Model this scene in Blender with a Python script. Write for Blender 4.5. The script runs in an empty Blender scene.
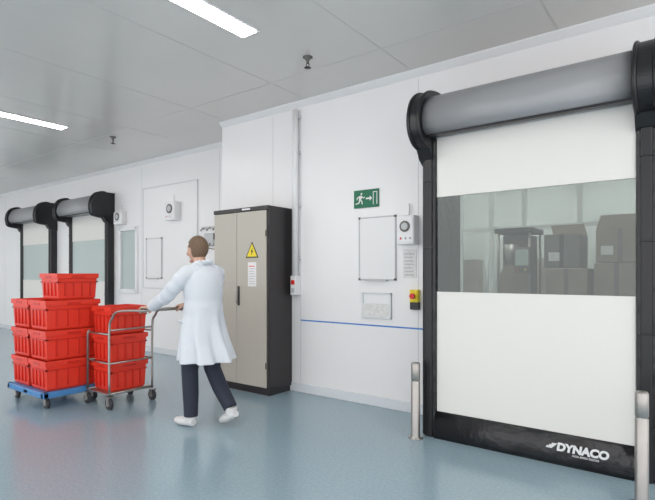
import bpy, bmesh, math, random
from mathutils import Vector, Matrix
random.seed(4)
scene = bpy.context.scene
scene.view_settings.view_transform = 'Standard'

# ------------------------------------------------------------ materials
def mat(name, col, rough=0.5, metal=0.0, spec=0.5, emit=None, estr=0.0, noise=0.0, nscale=8.0, bump=0.0, bscale=20.0, trans=0.0, alpha=1.0, coat=0.0):
    m = bpy.data.materials.new(name); m.use_nodes = True
    nt = m.node_tree; b = nt.nodes['Principled BSDF']
    c = (*col, 1.0)
    b.inputs['Base Color'].default_value = c
    b.inputs['Roughness'].default_value = rough
    b.inputs['Metallic'].default_value = metal
    b.inputs['Specular IOR Level'].default_value = spec
    b.inputs['Coat Weight'].default_value = coat
    b.inputs['Alpha'].default_value = alpha
    if emit:
        b.inputs['Emission Color'].default_value = (*emit, 1); b.inputs['Emission Strength'].default_value = estr
    tc = nt.nodes.new('ShaderNodeTexCoord')
    if noise > 0:
        n = nt.nodes.new('ShaderNodeTexNoise'); n.inputs['Scale'].default_value = nscale; n.inputs['Detail'].default_value = 4
        nt.links.new(tc.outputs['Object'], n.inputs['Vector'])
        r = nt.nodes.new('ShaderNodeValToRGB')
        r.color_ramp.elements[0].position = .3; r.color_ramp.elements[1].position = .7
        r.color_ramp.elements[0].color = (*[x*(1-noise) for x in col], 1)
        r.color_ramp.elements[1].color = (*[min(1, x*(1+noise)) for x in col], 1)
        nt.links.new(n.outputs['Fac'], r.inputs['Fac']); nt.links.new(r.outputs['Color'], b.inputs['Base Color'])
    if bump > 0:
        n2 = nt.nodes.new('ShaderNodeTexNoise'); n2.inputs['Scale'].default_value = bscale; n2.inputs['Detail'].default_value = 3
        nt.links.new(tc.outputs['Object'], n2.inputs['Vector'])
        bp = nt.nodes.new('ShaderNodeBump'); bp.inputs['Strength'].default_value = bump; bp.inputs['Distance'].default_value = .02
        nt.links.new(n2.outputs['Fac'], bp.inputs['Height']); nt.links.new(bp.outputs['Normal'], b.inputs['Normal'])
    return m

M_wall = mat('wall_panel_white', (.89, .88, .885), .30, noise=.01, nscale=1.5)
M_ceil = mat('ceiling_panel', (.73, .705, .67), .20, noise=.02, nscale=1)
M_floor = mat('floor_epoxy', (.30, .405, .465), .17, spec=.6, noise=.09, nscale=55, bump=.02, bscale=40)
M_seam = mat('seam_grey', (.70, .71, .72), .5)
M_seamc = mat('ceiling_seam', (.60, .59, .57), .5)
M_trim = mat('trim_white', (.86, .86, .87), .35)
M_base = mat('baseboard_grey', (.74, .77, .80), .35)
M_blue = mat('blue_stripe', (.05, .22, .62), .4)
M_black = mat('black_vinyl', (.010, .010, .012), .28, bump=.7, bscale=9)
M_blackp = mat('black_plastic', (.010, .010, .012), .35)
M_hood = mat('hood_grey', (.34, .345, .36), .42, metal=.1)
M_curt = mat('curtain_white', (.80, .785, .75), .4, bump=.04, bscale=3)
M_steel = mat('brushed_steel', (.42, .40, .38), .38, metal=.9, noise=.05)
M_lamp = mat('lamp_diffuser', (1, 1, 1), .5, emit=(1, .98, .94), estr=24)
M_lamp2 = mat('lamp_diffuser_bright', (1, 1, 1), .5, emit=(1, .98, .94), estr=38)
M_red = mat('red_plastic', (.84, .05, .026), .32)
M_reddk = mat('red_plastic_rim', (.66, .028, .015), .35)
M_bluepl = mat('blue_dolly', (.07, .25, .55), .4)
M_rubber = mat('rubber', (.04, .04, .045), .6)
M_beige = mat('cabinet_beige', (.50, .475, .415), .4)
M_dark = mat('cabinet_anthracite', (.028, .024, .026), .4)
M_yel = mat('sign_yellow', (.9, .72, .02), .4)
M_ink = mat('ink_black', (.01, .01, .01), .5)
M_green = mat('exit_green', (.0, .15, .07), .4)
M_white = mat('white_plastic', (.84, .84, .84), .35)
M_grey = mat('light_grey', (.55, .56, .57), .4)
M_paper = mat('paper', (.76, .76, .74), .7, noise=.12, nscale=60)
M_btnred = mat('button_red', (.75, .02, .02), .3)
M_card = mat('cardboard', (.30, .245, .19), .8, noise=.12, nscale=5)
M_card2 = mat('grey_box', (.15, .14, .13), .6, noise=.1)
M_skin = mat('skin', (.62, .38, .28), .5)
M_hair = mat('hair_brown', (.16, .10, .06), .6, bump=.6, bscale=60)
M_coat = mat('lab_coat', (.68, .71, .76), .75, bump=.45, bscale=7)
M_trou = mat('trousers_navy', (.025, .03, .05), .8, bump=.2, bscale=12)
M_shoe = mat('shoe_white', (.72, .72, .72), .45)
M_eye = mat('eye_white', (.8, .8, .8), .2)
M_lip = mat('lips', (.45, .16, .14), .5)

def glassmat(name, tint, gloss=.12, rough=.04):
    m = bpy.data.materials.new(name); m.use_nodes = True
    nt = m.node_tree; nt.nodes.clear()
    o = nt.nodes.new('ShaderNodeOutputMaterial'); mx = nt.nodes.new('ShaderNodeMixShader')
    t = nt.nodes.new('ShaderNodeBsdfTransparent'); g = nt.nodes.new('ShaderNodeBsdfGlossy')
    t.inputs['Color'].default_value = (*tint, 1); g.inputs['Roughness'].default_value = rough
    g.inputs['Color'].default_value = (.9, .95, .95, 1)
    mx.inputs[0].default_value = gloss
    nt.links.new(t.outputs[0], mx.inputs[1]); nt.links.new(g.outputs[0], mx.inputs[2]); nt.links.new(mx.outputs[0], o.inputs[0])
    return m
M_pvc = glassmat('clear_pvc', (.64, .67, .655), .06)
M_glass = glassmat('partition_glass', (.90, .915, .915), .06)
M_pane = mat('pale_pane', (.50, .58, .56), .10)

# ------------------------------------------------------------ builder
class MB:
    def __init__(s): s.v=[]; s.f=[]; s.mi=[]; s.mats=[]; s.sm=[]
    def m(s, mt):
        if mt not in s.mats: s.mats.append(mt)
        return s.mats.index(mt)
    def raw(s, vs, fs, mt, smooth=False):
        o=len(s.v); s.v += [tuple(v) for v in vs]; i=s.m(mt)
        for f in fs: s.f.append([o+k for k in f]); s.mi.append(i); s.sm.append(smooth)
    def box(s, x0,x1,y0,y1,z0,z1, mt, bev=0.0):
        if bev>0:
            bm=bmesh.new(); bmesh.ops.create_cube(bm,size=1)
            for v in bm.verts: v.co=Vector(((x0+x1)/2+v.co.x*(x1-x0),(y0+y1)/2+v.co.y*(y1-y0),(z0+z1)/2+v.co.z*(z1-z0)))
            bmesh.ops.bevel(bm,geom=bm.edges[:],offset=bev,segments=2,affect='EDGES',profile=.5)
            bm.verts.index_update()
            s.raw([v.co.copy() for v in bm.verts],[[v.index for v in f.verts] for f in bm.faces],mt); bm.free(); return
        vs=[(x,y,z) for z in (z0,z1) for y in (y0,y1) for x in (x0,x1)]
        s.raw(vs,[(0,2,3,1),(4,5,7,6),(0,1,5,4),(2,6,7,3),(0,4,6,2),(1,3,7,5)],mt)
    def tube(s, pts, rad, mt, n=12, sq=None):
        pts=[Vector(p) for p in pts]
        if not isinstance(rad,(list,tuple)): rad=[rad]*len(pts)
        rings=[]; 
        for i,p in enumerate(pts):
            if i==0: t=pts[1]-pts[0]
            elif i==len(pts)-1: t=pts[-1]-pts[-2]
            else: t=(pts[i+1]-pts[i]).normalized()+(pts[i]-pts[i-1]).normalized()
            t.normalize()
            if i==0:
                a=Vector((0,1,0)) if abs(t.y)<.9 else Vector((0,0,1))
                u=(a-t*a.dot(t)).normalized()
            else: u=(u-t*u.dot(t)).normalized()
            w=t.cross(u); r=rad[i]; 
            r2=r*(sq if sq else 1)
            rings.append([p+u*math.cos(2*math.pi*k/n)*r+w*math.sin(2*math.pi*k/n)*r2 for k in range(n)])
        s.loft(rings,mt)
    def loft(s, rings, mt, smooth=True, cap=True):
        n=len(rings[0]); vs=[v for r in rings for v in r]; fs=[]
        for i in range(len(rings)-1):
            for k in range(n):
                k2=(k+1)%n; fs.append((i*n+k,i*n+k2,(i+1)*n+k2,(i+1)*n+k))
        s.raw(vs,fs,mt,smooth)
        if cap:
            o=len(s.v)-len(vs); i=s.m(mt)
            s.f.append([o+k for k in reversed(range(n))]); s.mi.append(i); s.sm.append(False)
            s.f.append([o+(len(rings)-1)*n+k for k in range(n)]); s.mi.append(i); s.sm.append(False)
    def ell(s, c, r, mt, nu=20, nv=14, rot=None, fn=None):
        c=Vector(c); rings=[]; vs=[];fs=[]
        for j in range(nv+1):
            th=math.pi*j/nv
            for k in range(nu):
                ph=2*math.pi*k/nu
                p=Vector((math.sin(th)*math.cos(ph),math.sin(th)*math.sin(ph),math.cos(th)))
                if fn: p=fn(p)
                p=Vector((p.x*r[0],p.y*r[1],p.z*r[2]))
                if rot: p=rot@p
                vs.append(c+p)
        for j in range(nv):
            for k in range(nu):
                k2=(k+1)%nu; fs.append((j*nu+k,(j+1)*nu+k,(j+1)*nu+k2,j*nu+k2))
        s.raw(vs,fs,mt,True)
    def poly(s, pts, y0, y1, mt):   # prism in XZ, between y0 and y1
        n=len(pts); vs=[(p[0],y0,p[1]) for p in pts]+[(p[0],y1,p[1]) for p in pts]
        fs=[list(range(n)),list(reversed(range(n,2*n)))]+[(k,n+k,n+(k+1)%n,(k+1)%n) for k in range(n)]
        s.raw(vs,fs,mt)
    def prof(s, pts, x0, x1, mt, smooth=False): # prism of YZ profile along X
        s.loft([[(x0,p[0],p[1]) for p in pts],[(x1,p[0],p[1]) for p in pts]],mt,smooth)
    def obj(s, name, parent=None, loc=None, fixn=True):
        me=bpy.data.meshes.new(name); me.from_pydata(s.v,[],s.f)
        for mt in s.mats: me.materials.append(mt)
        me.polygons.foreach_set('material_index',s.mi); me.polygons.foreach_set('use_smooth',s.sm)
        if fixn:
            bm=bmesh.new(); bm.from_mesh(me); bmesh.ops.remove_doubles(bm,verts=bm.verts,dist=1e-6)
            bmesh.ops.recalc_face_normals(bm,faces=bm.faces); bm.to_mesh(me); bm.free()
        ob=bpy.data.objects.new(name,me); scene.collection.objects.link(ob)
        if parent: ob.parent=parent
        return ob
def spline(pts, k=6):
    out=[]; P=[pts[0]]+list(pts)+[pts[-1]]
    for i in range(1,len(P)-2):
        for j in range(k):
            t=j/k; q=[]
            for a in range(len(pts[0])):
                p0,p1,p2,p3=P[i-1][a],P[i][a],P[i+1][a],P[i+2][a]
                q.append(.5*((2*p1)+(-p0+p2)*t+(2*p0-5*p1+4*p2-p3)*t*t+(-p0+3*p1-3*p2+p3)*t**3))
            out.append(tuple(q))
    out.append(tuple(pts[-1])); return out

H=3.29; RY=.65  # ceiling height, recess depth
# ------------------------------------------------------------ room shell
b=MB(); b.box(-16,3.5,-8,7,-.1,0,M_floor); b.obj('floor')
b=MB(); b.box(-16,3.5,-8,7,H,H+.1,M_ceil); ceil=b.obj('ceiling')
b=MB()
for x in [-15.2,-13.9,-12.6,-11.3,-10,-8.7,-7.4,-6.1,-4.8,-3.5,-2.2,-.9,.4,1.7]:
    b.box(x-.005,x+.005,-8,0.0,H-.002,H+.01,M_seamc)
for y in [-5.2,-2.9,-.62]:
    b.box(-16,3.5,y-.006,y+.006,H-.002,H+.01,M_seamc)
b.obj('ceiling_joints',ceil)
# main wall with opening
b=MB()
OX0,OX1,OZ=-1.78,-.31,2.46
b.box(-4.95,OX0,0,.12,0,H,M_wall); b.box(OX1,3.5,0,.12,0,H,M_wall); b.box(OX0,OX1,0,.12,OZ,H,M_wall)
b.box(-4.95,-4.83,.12,RY,0,H,M_wall)
wm=b.obj('wall_main')
b=MB(); 
b.box(-16,-8.45,RY,RY+.12,0,H,M_wall); b.box(-7.92,-4.83,RY,RY+.12,0,H,M_wall)
b.box(-8.45,-7.92,RY,RY+.12,0,1.03,M_wall); b.box(-8.45,-7.92,RY,RY+.12,2.14,H,M_wall)
wr=b.obj('wall_recessed')
b=MB(); b.box(-16,-15.9,-8,RY,0,H,M_wall); b.obj('wall_far_end')
# wall joints
b=MB()
for x in [-4.05,-3.62,-2.13-.02]:
    b.box(x-.004,x+.004,-.002,.01,.1,H-.08,M_seam)
for x in [-13.6,-7.78,-5.75]:
    b.box(x-.005,x+.005,RY-.002,RY+.01,.1,H-.08,M_seam)
b.obj('trim_1',wm)
# access panel in recessed wall
b=MB()
b.box(-7.72,-6.25,RY-.008,RY,1.1,2.80,M_wall,.003)
for q in ((-7.735,-7.72,1.085,2.815),(-6.265,-6.25,1.085,2.815),(-7.735,-6.25,2.80,2.815),(-7.735,-6.25,1.085,1.10)): b.box(q[0],q[1],RY-.014,RY,q[2],q[3],M_seam,.002)
b.obj('wall_access_panel')
# cornice + baseboards
b=MB()
def cove(y,x0,x1,mt,z,sgn,s=.06):
    pr=[(y,z),(y-s,z),(y-s*.93,z+sgn*s*.15),(y-s*.55,z+sgn*s*.5),(y-s*.15,z+sgn*s*.9),(y,z+sgn*s)]
    b.prof(pr,x0,x1,mt)
cove(0,-4.95,3.5,M_trim,H,-1); cove(RY,-15.9,-4.96,M_trim,H,-1)
b.obj('trim_2')
b=MB()
for a,c in [(-4.95,-1.9),(-.2,3.5)]: b.box(a,c,-.018,0,0,.1,M_base,.004)
b.obj('baseboard_main')
b=MB()
for a,c in [(-15.9,-12.42),(-8.58,-4.96)]: b.box(a,c,RY-.018,RY,0,.1,M_base,.004)
b.obj('baseboard_recessed')
b=MB(); b.box(-3.62,-1.9,-.003,0,.808,.822,M_blue); b.obj('blue_wall_stripe',wm)

# window 1 in recessed wall
b=MB()
x0,x1,z0,z1=-8.45,-7.92,1.03,2.14; y=RY
b.box(x0-.04,x0+.03,y-.03,y+.06,z0-.04,z1+.04,M_trim,.005); b.box(x1-.03,x1+.04,y-.03,y+.06,z0-.04,z1+.04,M_trim,.005)
b.box(x0,x1,y-.03,y+.06,z0-.04,z0+.03,M_trim,.005); b.box(x0,x1,y-.03,y+.06,z1-.03,z1+.04,M_trim,.005)
b.box(x0,x1,y+.01,y+.03,z0,z1,M_pane)
b.obj('window_1')

# ------------------------------------------------------------ back room seen through the door
WB=mat('backroom_wall',(.78,.79,.78),.5)
b=MB(); b.box(-4.95,2.6,6,6.1,0,H,WB); b.obj('wall_back_room')
b=MB(); b.box(2.6,2.7,.12,6.1,0,H,WB); b.obj('wall_back_room_side')
b=MB(); b.box(-4.95,-4.85,.77,6,0,H,WB); b.obj('wall_back_room_side')
b=MB()
for x in [-4.6,-4.1,-3.6,-3.1,-2.6,-2.1,-1.35,-.6,.1]:
    b.box(x-.03,x+.03,3.4,3.47,0,2.75,M_white,.004)
for z in [.0,.85,2.0,2.72]:
    b.box(-4.62,.12,3.405,3.465,z,z+.06,M_white)
b.box(-4.6,.1,3.43,3.44,.06,2.72,M_glass)
b.box(-4.6,.1,3.425,3.445,.06,.85,M_white)
b.obj('glazed_partition')
b=MB()
for x in [-4.4,-3.1,-1.8,-.5]:
    b.box(x,x+1.1,5.2,5.7,0,.85,M_grey,.01); b.box(x+.1,x+.45,5.3,5.6,.86,1.25,M_card2,.01); b.box(x+.13,x+.42,5.295,5.3,.92,1.2,M_pane)
    b.box(x+.6,x+.9,5.3,5.6,.86,1.62,M_card,.01); b.tube([(x+1.0,5.5,.86),(x+1.0,5.5,1.7)],.03,M_white,10)
b.obj('laboratory_bench')
b=MB()
def carton(x0,x1,y0,y1,z0,z1,mt):
    b.box(x0,x1,y0,y1,z0,z1,mt,.008)
    b.box((x0+x1)/2-.025,(x0+x1)/2+.025,y0-.002,y1+.002,z0+.002,z1+.002,M_card2 if mt is M_card else M_dark)
    b.box(x0+.01,x1-.01,(y0+y1)/2-.004,(y0+y1)/2+.004,z1,z1+.003,M_ink)
    b.box(x0+.05,x0+.17,y0-.004,y0,z0+.08,z0+.18,M_paper)
def flap(x0,x1,y,z,h,tilt,mt):
    b.poly([(x0,z),(x1,z),(x1+tilt,z+h),(x0+tilt,z+h)],y,y+.006,mt)
carton(-1.46,-.98,1.9,2.4,.12,.8,M_card);carton(-1.44,-1.0,1.88,2.4,.81,1.4,M_card);carton(-1.46,-1.08,1.88,2.4,1.41,1.80,M_card2)
carton(-.94,-.45,1.9,2.4,.12,.9,M_card2);carton(-.94,-.5,1.9,2.4,.91,1.46,M_card);carton(-.92,-.45,1.9,2.4,1.47,1.83,M_card)
flap(-.92,-.45,1.9,1.83,.16,.05,M_card); flap(-1.46,-1.08,2.39,1.80,.15,-.04,M_card)
b.box(-1.5,-.4,1.85,2.45,.0,.11,M_card,.01)
b.obj('stack_of_cardboard_boxes')
# packaging machine
b=MB()
b.box(-2.05,-1.58,1.85,2.45,.06,1.05,M_grey,.01); b.box(-2.0,-1.62,1.843,1.855,.15,.95,M_white,.004)
for x in(-2.0,-1.63):
    for y in(1.9,2.4): b.tube([(x,y,0),(x,y,.06)],.03,M_rubber,10); b.tube([(x,y,1.05),(x,y,1.86)],.016,M_steel,8)
b.box(-2.04,-1.59,1.86,2.44,1.84,1.9,M_dark,.01)
b.box(-1.98,-1.66,2.0,2.4,1.06,1.82,M_card2,.02)
b.poly([(-2.0,1.1),(-1.64,1.1),(-1.64,1.3),(-1.72,1.45),(-1.92,1.45),(-2.0,1.3)],1.90,2.0,M_card)
b.tube([(-1.86,1.95,1.45),(-1.86,1.95,1.7)],[.04,.09],M_steel,16)
b.box(-1.78,-1.60,1.80,1.85,1.35,1.66,M_card2,.008); b.box(-1.765,-1.615,1.796,1.802,1.44,1.63,M_pane)
for k in range(3): b.ell((-1.74+k*.045,1.797,1.39),(.012,.006,.012),(M_btnred,M_green,M_yel)[k],10,6)
b.obj('packaging_machine')
def light(name,x0,x1,y0,y1,lm=None):
    b=MB()
    b.box(x0-.02,x1+.02,y0-.02,y1+.02,H-.012,H-.002,M_trim)
    b.box(x0,x1,y0,y1,H-.016,H-.011,lm or M_lamp)
    return b.obj(name)
for i,(x,y) in enumerate([(-3.6,1.3),(-1.6,.6),(.6,1.0),(-3.9,4.1),(-2.6,4.1),(-1.3,4.1),(0,4.1)]):
    light('ceiling_light_panel',x,x+.15,y,y+1.3,M_lamp2)
# corridor lights
for x in (-14.4,-10.55,-6.85,-2.98,.9):
    light('ceiling_light_panel',x,x+.155,-3.1,-1.5 if x>-5 else -1.15)
    light('ceiling_light_panel',x,x+.155,-6.6,-5.1)

# ------------------------------------------------------------ high speed doors
def fast_door(name,X0,X1,Y,P,T,logo=False,clear=True,g=.125,HT=0.0):
    """X0..X1 outer, wall at Y, guides protrude P, hood protrudes T"""
    b=MB(); c=Y-P+.03
    for a,d in ((X0,X0+g),(X1-g,X1)):
        b.box(a,d,Y-P,Y,0,2.5,M_black,.02)
        b.box(a+.03,d-.03,Y-P-.012,Y-P+.02,.0,2.45,M_blackp,.008)
        for z in (.35,.95,1.55,2.1): b.box(a+.02,d-.02,Y-P-.016,Y-P,z,z+.012,M_blackp,.003)
    a,d=X0+g-.01,X1-g+.01
    b.box(a,d,c-.006,c+.006,1.98,2.60,M_curt); b.box(a,d,c-.006,c+.006,.205,1.19,M_curt)
    b.box(a,d,c-.002,c+.002,1.19,1.98,M_pvc if clear else M_pane)
    for z in (1.19,1.98): b.box(a,d,c-.009,c+.009,z-.006,z+.006,M_curt)
    pr=[(c+.03,0.0),(c-.05,0.0),(c-.06,.04),(c-.05,.12),(c-.02,.2),(c-.008,.215),(c+.02,.21),(c+.03,.1)]
    b.prof(pr,a,d,M_black,True)
    t=HT
    arc=spline([(.45*T,2.79+t),(.62*T,2.785+t),(.80*T,2.745+t),(.93*T,2.665+t),(.985*T,2.57+t*.5),(.96*T,2.50),(.90*T,2.465)],6)
    base=[(0,2.79+t)]+arc+[(.84*T,2.46),(0,2.46)]
    o0=X0+g*.75; o1=X1-g*.95
    b.prof([(Y-p,z) for p,z in base],o0,o1,M_hood,True)
    arc2=spline([(.40*T,2.825+t),(.62*T,2.82+t),(.83*T,2.775+t),(.97*T,2.685+t),(1.035*T,2.57+t*.5),(1.01*T,2.47),(.92*T,2.40),(P+.07,2.37)],5)
    cap=[(0,2.825+t)]+arc2+[(P+.02,2.29),(P-.04,2.25),(0,2.25)]
    for a2,d2 in ((X0-.015,X0+g*.8),(X1-g,X1+.01)):
        b.prof([(Y-p,z) for p,z in cap],a2,d2,M_blackp)
        for xx in (a2+.013,d2-.013): b.tube([(xx,Y-p,z) for p,z in arc2],.015,M_blackp,8)
    b.box(o0,o1,Y-.86*T-.004,Y-.80*T,2.445,2.462,M_blackp)
    ob=b.obj(name)
    if logo:
        for txt,size,x,z,sh,off in (('DYNACO',.074,-.80,.108,.15,.004),('HIGH SPEED DOORS',.018,-.70,.082,0,0)):
            cu=bpy.data.curves.new('door_lettering','FONT'); cu.body=txt; cu.size=size; cu.extrude=.002; cu.shear=sh; cu.offset=off
            to=bpy.data.objects.new('lettering',cu); scene.collection.objects.link(to); cu.materials.append(M_white)
            to.rotation_euler=(math.radians(90),0,0); to.location=(x,c-.064,z); to.parent=ob
        bb=MB()
        for q in range(3):
            bb.poly([(-.87+q*.018,.115+q*.012),(-.83+q*.012,.115+q*.012),(-.82+q*.012,.128+q*.012),(-.865+q*.018,.128+q*.012)],c-.066,c-.06,M_white)
        bb.obj('logo_mark',ob)
    return ob
d1=fast_door('high_speed_roll_door',-1.85,-.205,0,.54,.755,True,HT=.035)
d2=fast_door('high_speed_roll_door',-10.12,-8.66,RY,.14,.42,False,False,g=.11)
d3=fast_door('high_speed_roll_door',-12.4,-10.90,RY,.14,.42,False,False,g=.11)

# ------------------------------------------------------------ bollards
def bollard(x,y,h):
    b=MB(); n=24
    prof=[(.0,0),(.060,0),(.060,.006),(.038,.010),(.036,.02),(.036,h-.16),(.033,h-.155),(.033,h-.148),(.036,h-.143),(.036,h-.012),(.030,h-.002),(.0,h)]
    rings=[[(x+max(r,.0005)*math.cos(2*math.pi*k/n),y+max(r,.0005)*math.sin(2*math.pi*k/n),z) for k in range(n)] for r,z in prof]
    b.loft(rings,M_steel); 
    for k in range(4):
        a=k*math.pi/2+.7; b.ell((x+.05*math.cos(a),y+.05*math.sin(a),.007),(.006,.006,.005),M_grey,8,6)
    b.obj('steel_bollard')
bollard(-1.855,-.645,.62); bollard(-.266,-.91,.66)

# ------------------------------------------------------------ electrical cabinet
b=MB(); X0,X1,Y0,Y1,Z=-4.64,-3.745,-.40,-.005,2.09
b.box(X0,X1,Y0+.02,Y1,.06,Z,M_dark,.006); b.box(X0+.02,X1-.02,Y0+.04,Y1-.01,0,.07,M_dark)
xm=X0+.40
b.box(X0+.012,xm-.003,Y0-.002,Y0+.022,.09,Z-.05,M_beige,.004); b.box(xm+.003,X1-.035,Y0-.002,Y0+.022,.09,Z-.05,M_beige,.004)
b.box(X0,X1,Y0-.004,Y0+.03,Z-.045,Z,M_dark,.004)
b.box(xm+.02,xm+.05,Y0-.012,Y0,.98,1.2,M_dark,.005); b.tube([(xm+.035,Y0-.012,1.01),(xm+.035,Y0-.04,1.02),(xm+.035,Y0-.04,1.15)],.009,M_steel,8)
for z in (.3,1.75):
    b.tube([(X1-.03,Y0-.006,z),(X1-.03,Y0-.006,z+.07)],.007,M_dark,8); b.tube([(X0+.01,Y0-.006,z),(X0+.01,Y0-.006,z+.07)],.007,M_dark,8)
cx,cz=-3.99,1.60; s=.10
b.poly([(cx-s,cz-.08),(cx+s,cz-.08),(cx,cz+.10)],Y0-.005,Y0-.002,M_ink)
b.poly([(cx-s*.8,cz-.067),(cx+s*.8,cz-.067),(cx,cz+.077)],Y0-.007,Y0-.004,M_yel)
b.poly([(cx+.012,cz+.03),(cx-.018,cz-.012),(cx-.002,cz-.012),(cx-.010,cz-.052),(cx+.02,cz-.002),(cx+.004,cz-.002)],Y0-.009,Y0-.006,M_ink)
b.box(cx-.065,cx+.065,Y0-.005,Y0-.001,1.20,1.47,M_white); 
for k in range(8): b.box(cx-.05,cx+.05-.01*(k%3),Y0-.006,Y0-.003,1.225+k*.028,1.234+k*.028,M_btnred if k>6 else M_grey)
b.box(-4.15,-4.02,Y0-.006,Y0-.003,Z-.03,Z-.012,M_white)
b.obj('electrical_cabinet')

# ------------------------------------------------------------ exit sign
b=MB(); cx,cz=-2.735,2.115; w,h=.15,.092
b.box(cx-w,cx+w,-.014,-.0,cz-h,cz+h,M_green,.003)
Yf,Yb=-.0165,-.013
def P(l): b.poly([(cx+x,cz+z) for x,z in l],Yf,Yb,M_white)
b.box(cx+.085,cx+.135,Yf,Yb,cz-.065,cz+.065,M_white)
b.box(cx+.093,cx+.127,Yf-.001,Yb,cz-.065,cz+.057,M_green)
P([(0.0,-.008),(.045,-.008),(.045,-.025),(.075,0),(.045,.025),(.045,.008),(0,.008)])
b.ell((cx-.055,-.0155,cz+.052),(.012,.002,.012),M_white,12,8)
P([(-.085,.03),(-.055,.037),(-.045,.02),(-.062,-.012),(-.085,-.01)])
P([(-.06,.035),(-.03,.015),(-.012,.02),(-.012,.012),(-.03,.004),(-.055,.02)])
P([(-.085,.03),(-.11,.015),(-.115,-.008),(-.107,-.01),(-.10,.008),(-.08,.018)])
P([(-.07,-.005),(-.045,-.02),(-.04,-.055),(-.05,-.058),(-.056,-.028),(-.08,-.012)])
P([(-.085,-.005),(-.09,-.035),(-.125,-.045),(-.125,-.055),(-.08,-.045),(-.07,-.01)])
b.obj('emergency_exit_sign')

# ------------------------------------------------------------ whiteboards
def wboard(name,x0,x1,z0,z1,y,tray=True):
    b=MB(); t=.012
    b.box(x0,x1,y-.012,y,z0,z1,M_white)
    for q in ((x0-t,x0,z0-t,z1+t),(x1,x1+t,z0-t,z1+t),(x0,x1,z1,z1+t),(x0,x1,z0-t,z0)): b.box(q[0],q[1],y-.018,y,q[2],q[3],M_grey,.003)
    for x in (x0-.004,x1+.004):
        for z in (z0-.004,z1+.004): b.box(x-.011,x+.011,y-.022,y,z-.011,z+.011,M_card2,.003)
    if tray: b.box(x0+.08,x1-.08,y-.05,y,z0-.02,z0-.008,M_grey)
    return b.obj(name)
wboard('whiteboard',-2.81,-2.40,1.29,1.91,0); wboard('whiteboard',-7.6,-7.18,1.27,1.93,RY-.009)
b=MB()
b.box(-2.78,-2.44,-.008,0,.90,1.15,M_trim,.002)
for q in ((-2.78,-2.768,.89,1.15),(-2.452,-2.44,.89,1.15),(-2.78,-2.44,.89,.902),(-2.78,-2.44,1.138,1.15)): b.box(q[0],q[1],-.024,0,q[2],q[3],M_base,.002)
b.box(-2.768,-2.452,-.022,-.008,.902,1.04,M_paper,.002)
b.obj('document_holder')

def ctrlbox(name,x0,x1,z0,z1,y):
    b=MB(); d=.11
    b.box(x0,x1,y-d,y,z0,z1,M_white,.012)
    b.box(x0+.01,x1-.01,y-d-.006,y-d+.004,z0+.02,z1-.02,M_trim,.004)
    n=20; cx=(x0+x1)/2; cz=z0+(z1-z0)*.62; r=(x1-x0)*.28
    b.poly([(cx+r*math.cos(2*math.pi*k/n),cz+r*math.sin(2*math.pi*k/n)) for k in range(n)],y-d-.014,y-d-.004,M_card2)
    b.poly([(cx+r*.65*math.cos(2*math.pi*k/n),cz+r*.65*math.sin(2*math.pi*k/n)) for k in range(n)],y-d-.018,y-d-.012,M_grey)
    for k in range(3): b.ell((x0+.05+k*.05,y-d-.006,z0+.06),(.012,.006,.012),M_grey if k else M_btnred,10,6)
    b.tube([(cx,y-.03,z1),(cx,y-.03,z1+.12)],.009,M_trim,8)
    return b.obj(name)
ctrlbox('door_control_box',-2.33,-2.14,1.62,1.90,0)
ctrlbox('door_control_box',-6.95,-6.68,2.2,2.5,RY-.009); ctrlbox('door_control_box',-8.5,-8.25,2.22,2.45,RY)
b=MB()
b.box(-2.31,-2.17,-.006,0,1.30,1.58,M_paper)
for k in range(7):
    b.box(-2.295,-2.19-.01*(k%3),-.0075,-.004,1.325+k*.034,1.338+k*.034,M_grey)
b.obj('notice_sheet')
b=MB()
b.box(-2.215,-2.13,-.06,0,1.07,1.19,M_yel,.006); b.box(-2.215,-2.13,-.055,0,1.0,1.075,M_blackp,.006)
b.tube([(-2.172,-.055,1.13),(-2.172,-.08,1.13)],.014,M_blackp,12)
b.tube([(-2.172,-.078,1.13),(-2.172,-.082,1.13),(-2.172,-.098,1.13)],[.022,.028,.026],M_btnred,16)
b.obj('emergency_stop_button')
# conduit + switch
b=MB()
b.tube([(-3.66,-.045,H-.09),(-3.66,-.045,2.6),(-3.66,-.045,1.32)],.034,M_white,14)
for z in (1.5,2.1,2.7,3.1): b.box(-3.705,-3.615,-.05,0,z,z+.02,M_grey,.003)
b.box(-3.70,-3.62,-.09,0,1.10,1.32,M_white,.008); b.box(-3.685,-3.635,-.097,-.088,1.22,1.27,M_btnred,.003); b.box(-3.685,-3.635,-.097,-.088,1.13,1.18,M_grey,.003)
b.obj('vertical_cable_conduit')
# hook rack on recessed wall
b=MB()
b.box(-6.15,-5.45,RY-.02,RY,2.02,2.06,M_grey,.004)
for k in range(5):
    x=-6.08+k*.14
    b.tube([(x,RY-.02,2.04),(x,RY-.07,2.02),(x,RY-.08,1.99),(x,RY-.10,2.01)],.009,M_steel,8)
b.box(-6.0,-5.78,RY-.10,RY,1.76,1.95,M_grey,.02); b.tube([(-5.85,RY-.10,1.8),(-5.85,RY-.14,1.72),(-5.7,RY-.14,1.7),(-5.6,RY-.05,1.9)],.01,M_card,8)
b.obj('wall_hook_rack')
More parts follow.
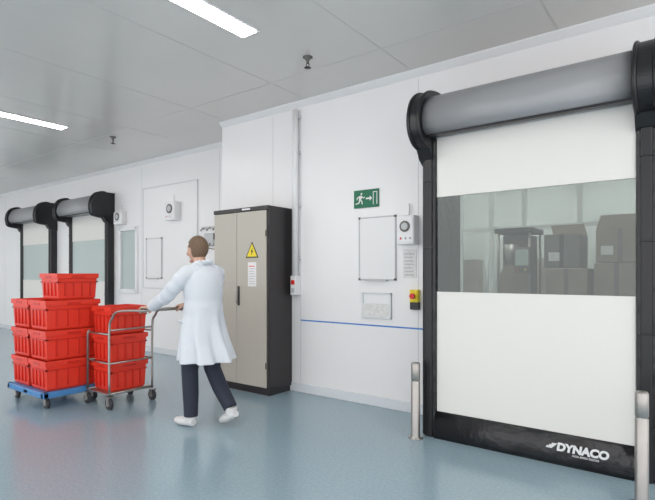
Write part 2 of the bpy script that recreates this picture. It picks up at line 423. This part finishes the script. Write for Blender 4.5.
# sprinklers
def sprinkler(x,y):
    b=MB(); n=16
    prof=[(.045,H),(.045,H-.006),(.02,H-.012),(.02,H-.03),(.012,H-.035),(.012,H-.06)]
    b.loft([[(x+r*math.cos(2*math.pi*k/n),y+r*math.sin(2*math.pi*k/n),z) for k in range(n)] for r,z in prof],M_card2)
    for s in(-1,1): b.tube([(x+s*.01,y,H-.055),(x+s*.018,y,H-.075),(x,y,H-.095)],.004,M_dark,6)
    b.loft([[(x+r*math.cos(2*math.pi*k/n),y+r*math.sin(2*math.pi*k/n),z) for k in range(n)] for r,z in [(.03,H-.095),(.032,H-.099),(.01,H-.102)]],M_dark)
    b.obj('ceiling_sprinkler')
sprinkler(-2.81,-.87); sprinkler(-6.68,-.51); sprinkler(-11.0,-.9)

# ------------------------------------------------------------ crates
def crate(b,x0,x1,y0,y1,z0,h):
    t=.025; 
    def ring(i,z,): return [(x0+i,y0+i,z),(x1-i,y0+i,z),(x1-i,y1-i,z),(x0+i,y1-i,z)]
    rings=[ring(t+.012,z0),ring(t,z0+.02),ring(.014,z0+h-.05),ring(.0,z0+h-.048),ring(.0,z0+h),ring(.012,z0+h),ring(.022,z0+h-.05),ring(t+.02,z0+.02)]
    vs=[v for r in rings for v in r]; fs=[]
    for i in range(len(rings)-1):
        for k in range(4): fs.append((i*4+k,i*4+(k+1)%4,(i+1)*4+(k+1)%4,(i+1)*4+k))
    fs.append((3,2,1,0)); fs.append(tuple((len(rings)-1)*4+k for k in range(4)))
    b.raw(vs,fs,M_red)
    b.box(x0+.006,x1-.006,y0+.006,y0+.03,z0+h-.095,z0+h-.083,M_reddk); b.box(x0+.006,x1-.006,y1-.03,y1-.006,z0+h-.095,z0+h-.083,M_reddk)
    b.box(x0+.006,x0+.03,y0+.006,y1-.006,z0+h-.095,z0+h-.083,M_reddk); b.box(x1-.03,x1-.006,y0+.006,y1-.006,z0+h-.095,z0+h-.083,M_reddk)
    for k in range(1,5):
        x=x0+(x1-x0)*k/5; b.box(x-.006,x+.006,y0+.008,y0+.03,z0+.04,z0+h-.09,M_reddk); b.box(x-.006,x+.006,y1-.03,y1-.008,z0+.04,z0+h-.09,M_reddk)
    for k in range(1,5):
        y=y0+(y1-y0)*k/5; b.box(x1-.03,x1-.008,y-.006,y+.006,z0+.04,z0+h-.09,M_reddk); b.box(x0+.008,x0+.03,y-.006,y+.006,z0+.04,z0+h-.09,M_reddk)
    ym=(y0+y1)/2; b.box(x1-.012,x1+.004,ym-.07,ym+.07,z0+h-.045,z0+h-.02,M_reddk,.003)
    xm=(x0+x1)/2; b.box(xm-.07,xm+.07,y0-.004,y0+.012,z0+h-.045,z0+h-.02,M_reddk,.003)
def wheel(b,x,y,r=.05):
    b.tube([(x,y-.014,r),(x,y+.014,r)],r,M_rubber,16); b.tube([(x,y-.018,r),(x,y+.018,r)],r*.4,M_steel,12)
    b.box(x-.02,x+.02,y-.024,y-.018,r*.6,r*2.1,M_steel); b.box(x-.02,x+.02,y+.018,y+.024,r*.6,r*2.1,M_steel); b.box(x-.03,x+.03,y-.03,y+.03,r*2.05,r*2.2,M_steel)
b=MB(); DX0,DX1,DY0,DY1=-5.97,-5.12,-2.12,-1.50
b.box(DX0,DX1,DY0,DY0+.06,.11,.17,M_bluepl,.01); b.box(DX0,DX1,DY1-.06,DY1,.11,.17,M_bluepl,.01)
b.box(DX0,DX0+.06,DY0,DY1,.11,.17,M_bluepl,.01); b.box(DX1-.06,DX1,DY0,DY1,.11,.17,M_bluepl,.01)
b.box(DX0+.4,DX0+.5,DY0,DY1,.115,.165,M_bluepl,.01); b.box(DX0+.03,DX1-.03,DY0+.03,DY1-.03,.15,.168,M_bluepl)
for x in (DX0+.08,DX1-.08):
    for y in (DY0+.07,DY1-.07): wheel(b,x,y)
b.obj('blue_crate_dolly')
b=MB()
for k in range(3): crate(b,-5.95,-5.55,-2.09,-1.53,.171+k*.301,.30)
for k in range(3): crate(b,-5.53,-5.14,-2.09,-1.53,.171+k*.301,.30)
crate(b,-5.53,-5.14,-1.98,-1.55,.171+.904,.27)
b.obj('stack_of_red_crates')
# steel cart
b=MB(); CX0,CX1,CY0,CY1=-5.08,-4.66,-1.70,-1.22; HX=-4.122
for y in (CY0,CY1):
    b.tube([(CX0,y,.13),(CX0,y,.72),(CX0+.03,y,.76)],.012,M_steel,10)
    b.tube(spline([(CX1,y,.13),(CX1,y,.78),(CX1+.05,y,.90),(CX1+.16,y,.975),(HX,y,1.0)],4),.012,M_steel,10)
    b.tube([(CX0,y,.74),(CX1,y,.74)],.010,M_steel,8); b.tube([(CX0,y,.45),(CX1,y,.45)],.008,M_steel,8)
    for x in (CX0,CX1): wheel(b,x,y,.055)
    b.ell((HX,y,1.0),(.0142,.0142,.0142),M_steel,10,8)
b.tube([(HX,CY0,1.0),(HX,CY1,1.0)],.014,M_steel,12)
for z in (.15,.45): b.tube([(CX0,CY0,z),(CX0,CY1,z)],.009,M_steel,8); b.tube([(CX1,CY0,z),(CX1,CY1,z)],.009,M_steel,8)
b.box(CX0-.005,CX1+.005,CY0-.005,CY1+.005,.135,.15,M_steel,.003)
b.tube([(CX1,CY0,.78),(CX1,CY1,.78)],.009,M_steel,8)
b.obj('steel_push_cart')
b=MB()
for k in range(3): crate(b,CX0+.02,CX1-.03,CY0+.03,CY1-.03,.151+k*.286,.285)
b.obj('stack_of_red_crates')

# ------------------------------------------------------------ person
px,py=-3.53,-1.46
def W(f,l,z):
    return Vector((px-(f-.08*min(1,max(0,(z-.9)/.45))),py-l,z))
def remesh(ob,vox,smooth=6,fac=.5):
    m=ob.modifiers.new('r','REMESH'); m.mode='VOXEL'; m.voxel_size=vox; m.use_smooth_shade=True
    s=ob.modifiers.new('s','SMOOTH'); s.iterations=smooth; s.factor=fac
    dg=bpy.context.evaluated_depsgraph_get(); dg.update()
    me=bpy.data.meshes.new_from_object(ob.evaluated_get(dg)); ob.modifiers.clear(); ob.data=me
    for p in me.polygons: p.use_smooth=True
    return me
per=bpy.data.objects.new('walking_person_in_lab_coat',None); scene.collection.objects.link(per)
HC=W(.16,0,1.555)
b=MB()
def T(pts,rad,n=16,sq=None): b.tube([W(*p) for p in pts],rad,M_skin,n,sq)
T([(-.01,0,.80),(0,0,.90),(.02,0,1.05),(.05,0,1.22),(.08,0,1.34),(.10,0,1.40)],[.13,.155,.135,.155,.15,.09],20,.72)
T([(.09,0,1.36),(.12,0,1.44),(.14,0,1.51)],[.07,.055,.052])
legs={1:[(0,.09,.88),(.05,.09,.68),(.07,.09,.49),(.05,.095,.30),(.04,.10,.09)],-1:[(0,-.09,.88),(.0,-.09,.68),(-.02,-.09,.49),(-.12,-.095,.33),(-.25,-.10,.17)]}
for s in (1,-1): T(legs[s],[.10,.090,.074,.070,.060])
for s in (1,-1):
    T([(.07,s*.10,1.37),(.09,s*.17,1.36),(.17,s*.22,1.25),(.26,s*.23,1.14),(.38,s*.22,1.08),(.51,s*.20,1.03)],[.06,.06,.05,.042,.038,.026])
    b.ell(W(.565,s*.20,1.035),(.055,.043,.017),M_skin,14,10)
    T([(.50,s*.20,1.03),(.55,s*.20,1.035)],[.026,.026],12)
    for q,(dl,L) in enumerate(((-.033,.9),(-.011,1.0),(.011,1.05),(.032,.95))):
        l=s*.20-s*dl
        T([(.575,l,1.033),(.61,l,1.034),(.61+.03*L,l,1.018),(.61+.032*L,l,.992),(.61+.012*L,l,.974)],[.011,.0105,.0095,.009,.0075],8)
    l=s*.20-s*.036
    T([(.535,l,1.025),(.562,l-s*.012,1.008),(.585,l-s*.012,.985),(.607,l-s*.008,.974)],[.014,.012,.010,.008],8)
def headfn(p):
    x,y,z=p.x,p.y,p.z
    if z<0:
        w=1-.28*(-z)**1.3; y*=w
        if x<0: x*= (1-.10*(-z)**2)
        else: x*= (1-.45*(-z)**1.2)
    if x<0: x*=.93
    return Vector((x,y,z))
b.ell(HC,(.098,.077,.118),M_skin,32,24,fn=headfn)
def Hh(f,l,z): return HC+Vector((-f,-l,z))
b.tube([Hh(.083,0,.02),Hh(.100,0,-.008),Hh(.112,0,-.026),Hh(.092,0,-.034)],[.009,.011,.013,.009],M_skin,10)
b.ell(Hh(.078,0,.035),(.014,.05,.010),M_skin); b.ell(Hh(.074,0,-.098),(.02,.026,.018),M_skin)
b.ell(Hh(.086,0,-.058),(.010,.024,.006),M_skin); b.ell(Hh(.084,0,-.070),(.010,.020,.006),M_skin)
for s in (1,-1):
    b.ell(Hh(-.005,s*.078,-.005),(.018,.009,.032),M_skin,14,10); b.ell(Hh(.06,s*.045,-.03),(.024,.02,.022),M_skin)
body=b.obj('body',per); me=remesh(body,.005,5,.5)
me.materials.clear()
for mm in (M_skin,M_trou,M_lip,M_coat): me.materials.append(mm)
for p in me.polygons:
    c=p.center; f=px-c.x; z=c.z
    if z<.95: p.material_index=1
    elif z<1.40 and f<.43 and z>.95: p.material_index=3
    lc=c-HC
    if -.0775<lc.z<-.05 and lc.x<-.083 and abs(lc.y)<.024: p.material_index=2
b=MB()
for s in (1,-1):
    e=Hh(.079,s*.032,.012)
    b.ell(e,(.010,.0135,.0085),M_eye,14,10); b.ell(e+Vector((-.0075,0,0)),(.004,.005,.005),M_ink,10,8)
    b.tube([Hh(.084,s*.014,.030),Hh(.087,s*.032,.036),Hh(.074,s*.052,.030)],[.003,.004,.002],M_hair,8)
b.obj('eyes',per)
b=MB()
b.ell(HC+Vector((.010,0,.020)),(.104,.087,.112),M_hair,32,24)
hair=b.obj('hair',per)
bm=bmesh.new(); bm.from_mesh(hair.data)
dl=[v for v in bm.verts if ((v.co-HC).x<-.045 and (v.co-HC).z<.062) or ((v.co-HC).x<.0 and (v.co-HC).z<.015+.2*((v.co-HC).x+.02)*-1) or (v.co-HC).z<-.075]
bmesh.ops.delete(bm,geom=dl,context='VERTS'); bm.to_mesh(hair.data); bm.free()
sd=hair.modifiers.new('t','SOLIDIFY'); sd.thickness=.012; sb=hair.modifiers.new('s','SUBSURF'); sb.levels=sb.render_levels=1
# coat
b=MB(); n=64; rings=[]
prof=[(.58,-.05,.235,.245),(.66,-.035,.218,.232),(.78,-.01,.192,.215),(.90,.0,.172,.197),(1.02,.015,.152,.18),(1.14,.035,.148,.182),(1.26,.06,.15,.19),(1.34,.08,.135,.19),(1.39,.095,.105,.155),(1.425,.105,.075,.09)]
prof=spline(prof,4)
for z,fc,rf,rl in prof:
    am=max(0,(1.04-z))*.075
    bk=.006*math.sin(z*38)*max(0,1-abs(z-1.08)/.14)   # creases at the waist
    rings.append([W(fc+math.cos(a)*(rf+bk+am*math.cos(7*a+z*3)+.4*am*math.cos(11*a+2)),math.sin(a)*(rl+bk+am*math.cos(7*a+1+z*2)+.4*am*math.cos(11*a)),z) for a in [2*math.pi*k/n for k in range(n)]])
b.loft(rings,M_coat)
for s in (1,-1):
    sp=spline([(.07,s*.08,1.36),(.09,s*.165,1.345),(.13,s*.205,1.28),(.19,s*.232,1.20),(.26,s*.235,1.135),(.32,s*.235,1.11),(.40,s*.22,1.075),(.495,s*.20,1.04)],4)
    m=len(sp); b.tube([W(*p) for p in sp],[.078-.032*(i/(m-1))+.004*math.sin(i*1.9) for i in range(m)],M_coat,20)
    b.tube([W(.15,s*.03,1.30),W(.155,s*.055,1.38),W(.11,s*.075,1.43),W(.05,s*.05,1.45)],[.014,.02,.02,.018],M_coat,10)
    b.tube([W(.02,s*.195,.93),W(.12,s*.175,.93)],[.012,.012],M_coat,8)
b.tube([W(.02,-.06,1.445),W(.01,0,1.45),W(.02,.06,1.445)],[.018,.02,.018],M_coat,10)
coat=b.obj('lab_coat',per); remesh(coat,.007,3,.5)
# shoes
b=MB()
def shoe(ank,toe,roll):
    a=Vector(ank);t=Vector(toe)
    heel=a+Vector((-.05,0,-.045)) if not roll else a+Vector((-.055,0,-.02))
    b.tube([W(*heel),W(*(heel*.65+t*.35)),W(*(heel*.3+t*.7)),W(*t)],[.036,.042,.046,.030],M_shoe,16,.85)
    b.tube([W(*(a+Vector((0,0,.03)))),W(*(a+Vector((.01,0,-.035))))],[.052,.048],M_shoe,14)
shoe((.05,.10,.088),(.23,.115,.034),False)
shoe((-.26,-.10,.15),(-.12,-.105,.038),True)
sh=b.obj('shoes',per); remesh(sh,.005,4,.5)
for v in sh.data.vertices:
    if v.co.z<.003: v.co.z=.003

# ------------------------------------------------------------ world + camera
w=bpy.data.worlds.new('world'); scene.world=w; w.use_nodes=True
w.node_tree.nodes['Background'].inputs[0].default_value=(.985,.98,.99,1); w.node_tree.nodes['Background'].inputs[1].default_value=2.05
cam=bpy.data.cameras.new('camera'); co=bpy.data.objects.new('camera',cam); scene.collection.objects.link(co)
cam.sensor_width=36; cam.lens=495/655*36; cam.shift_y=23/655
co.location=(0,-4.32,1.35); co.rotation_euler=(math.radians(90),0,math.atan2(.6,.8))
scene.camera=co
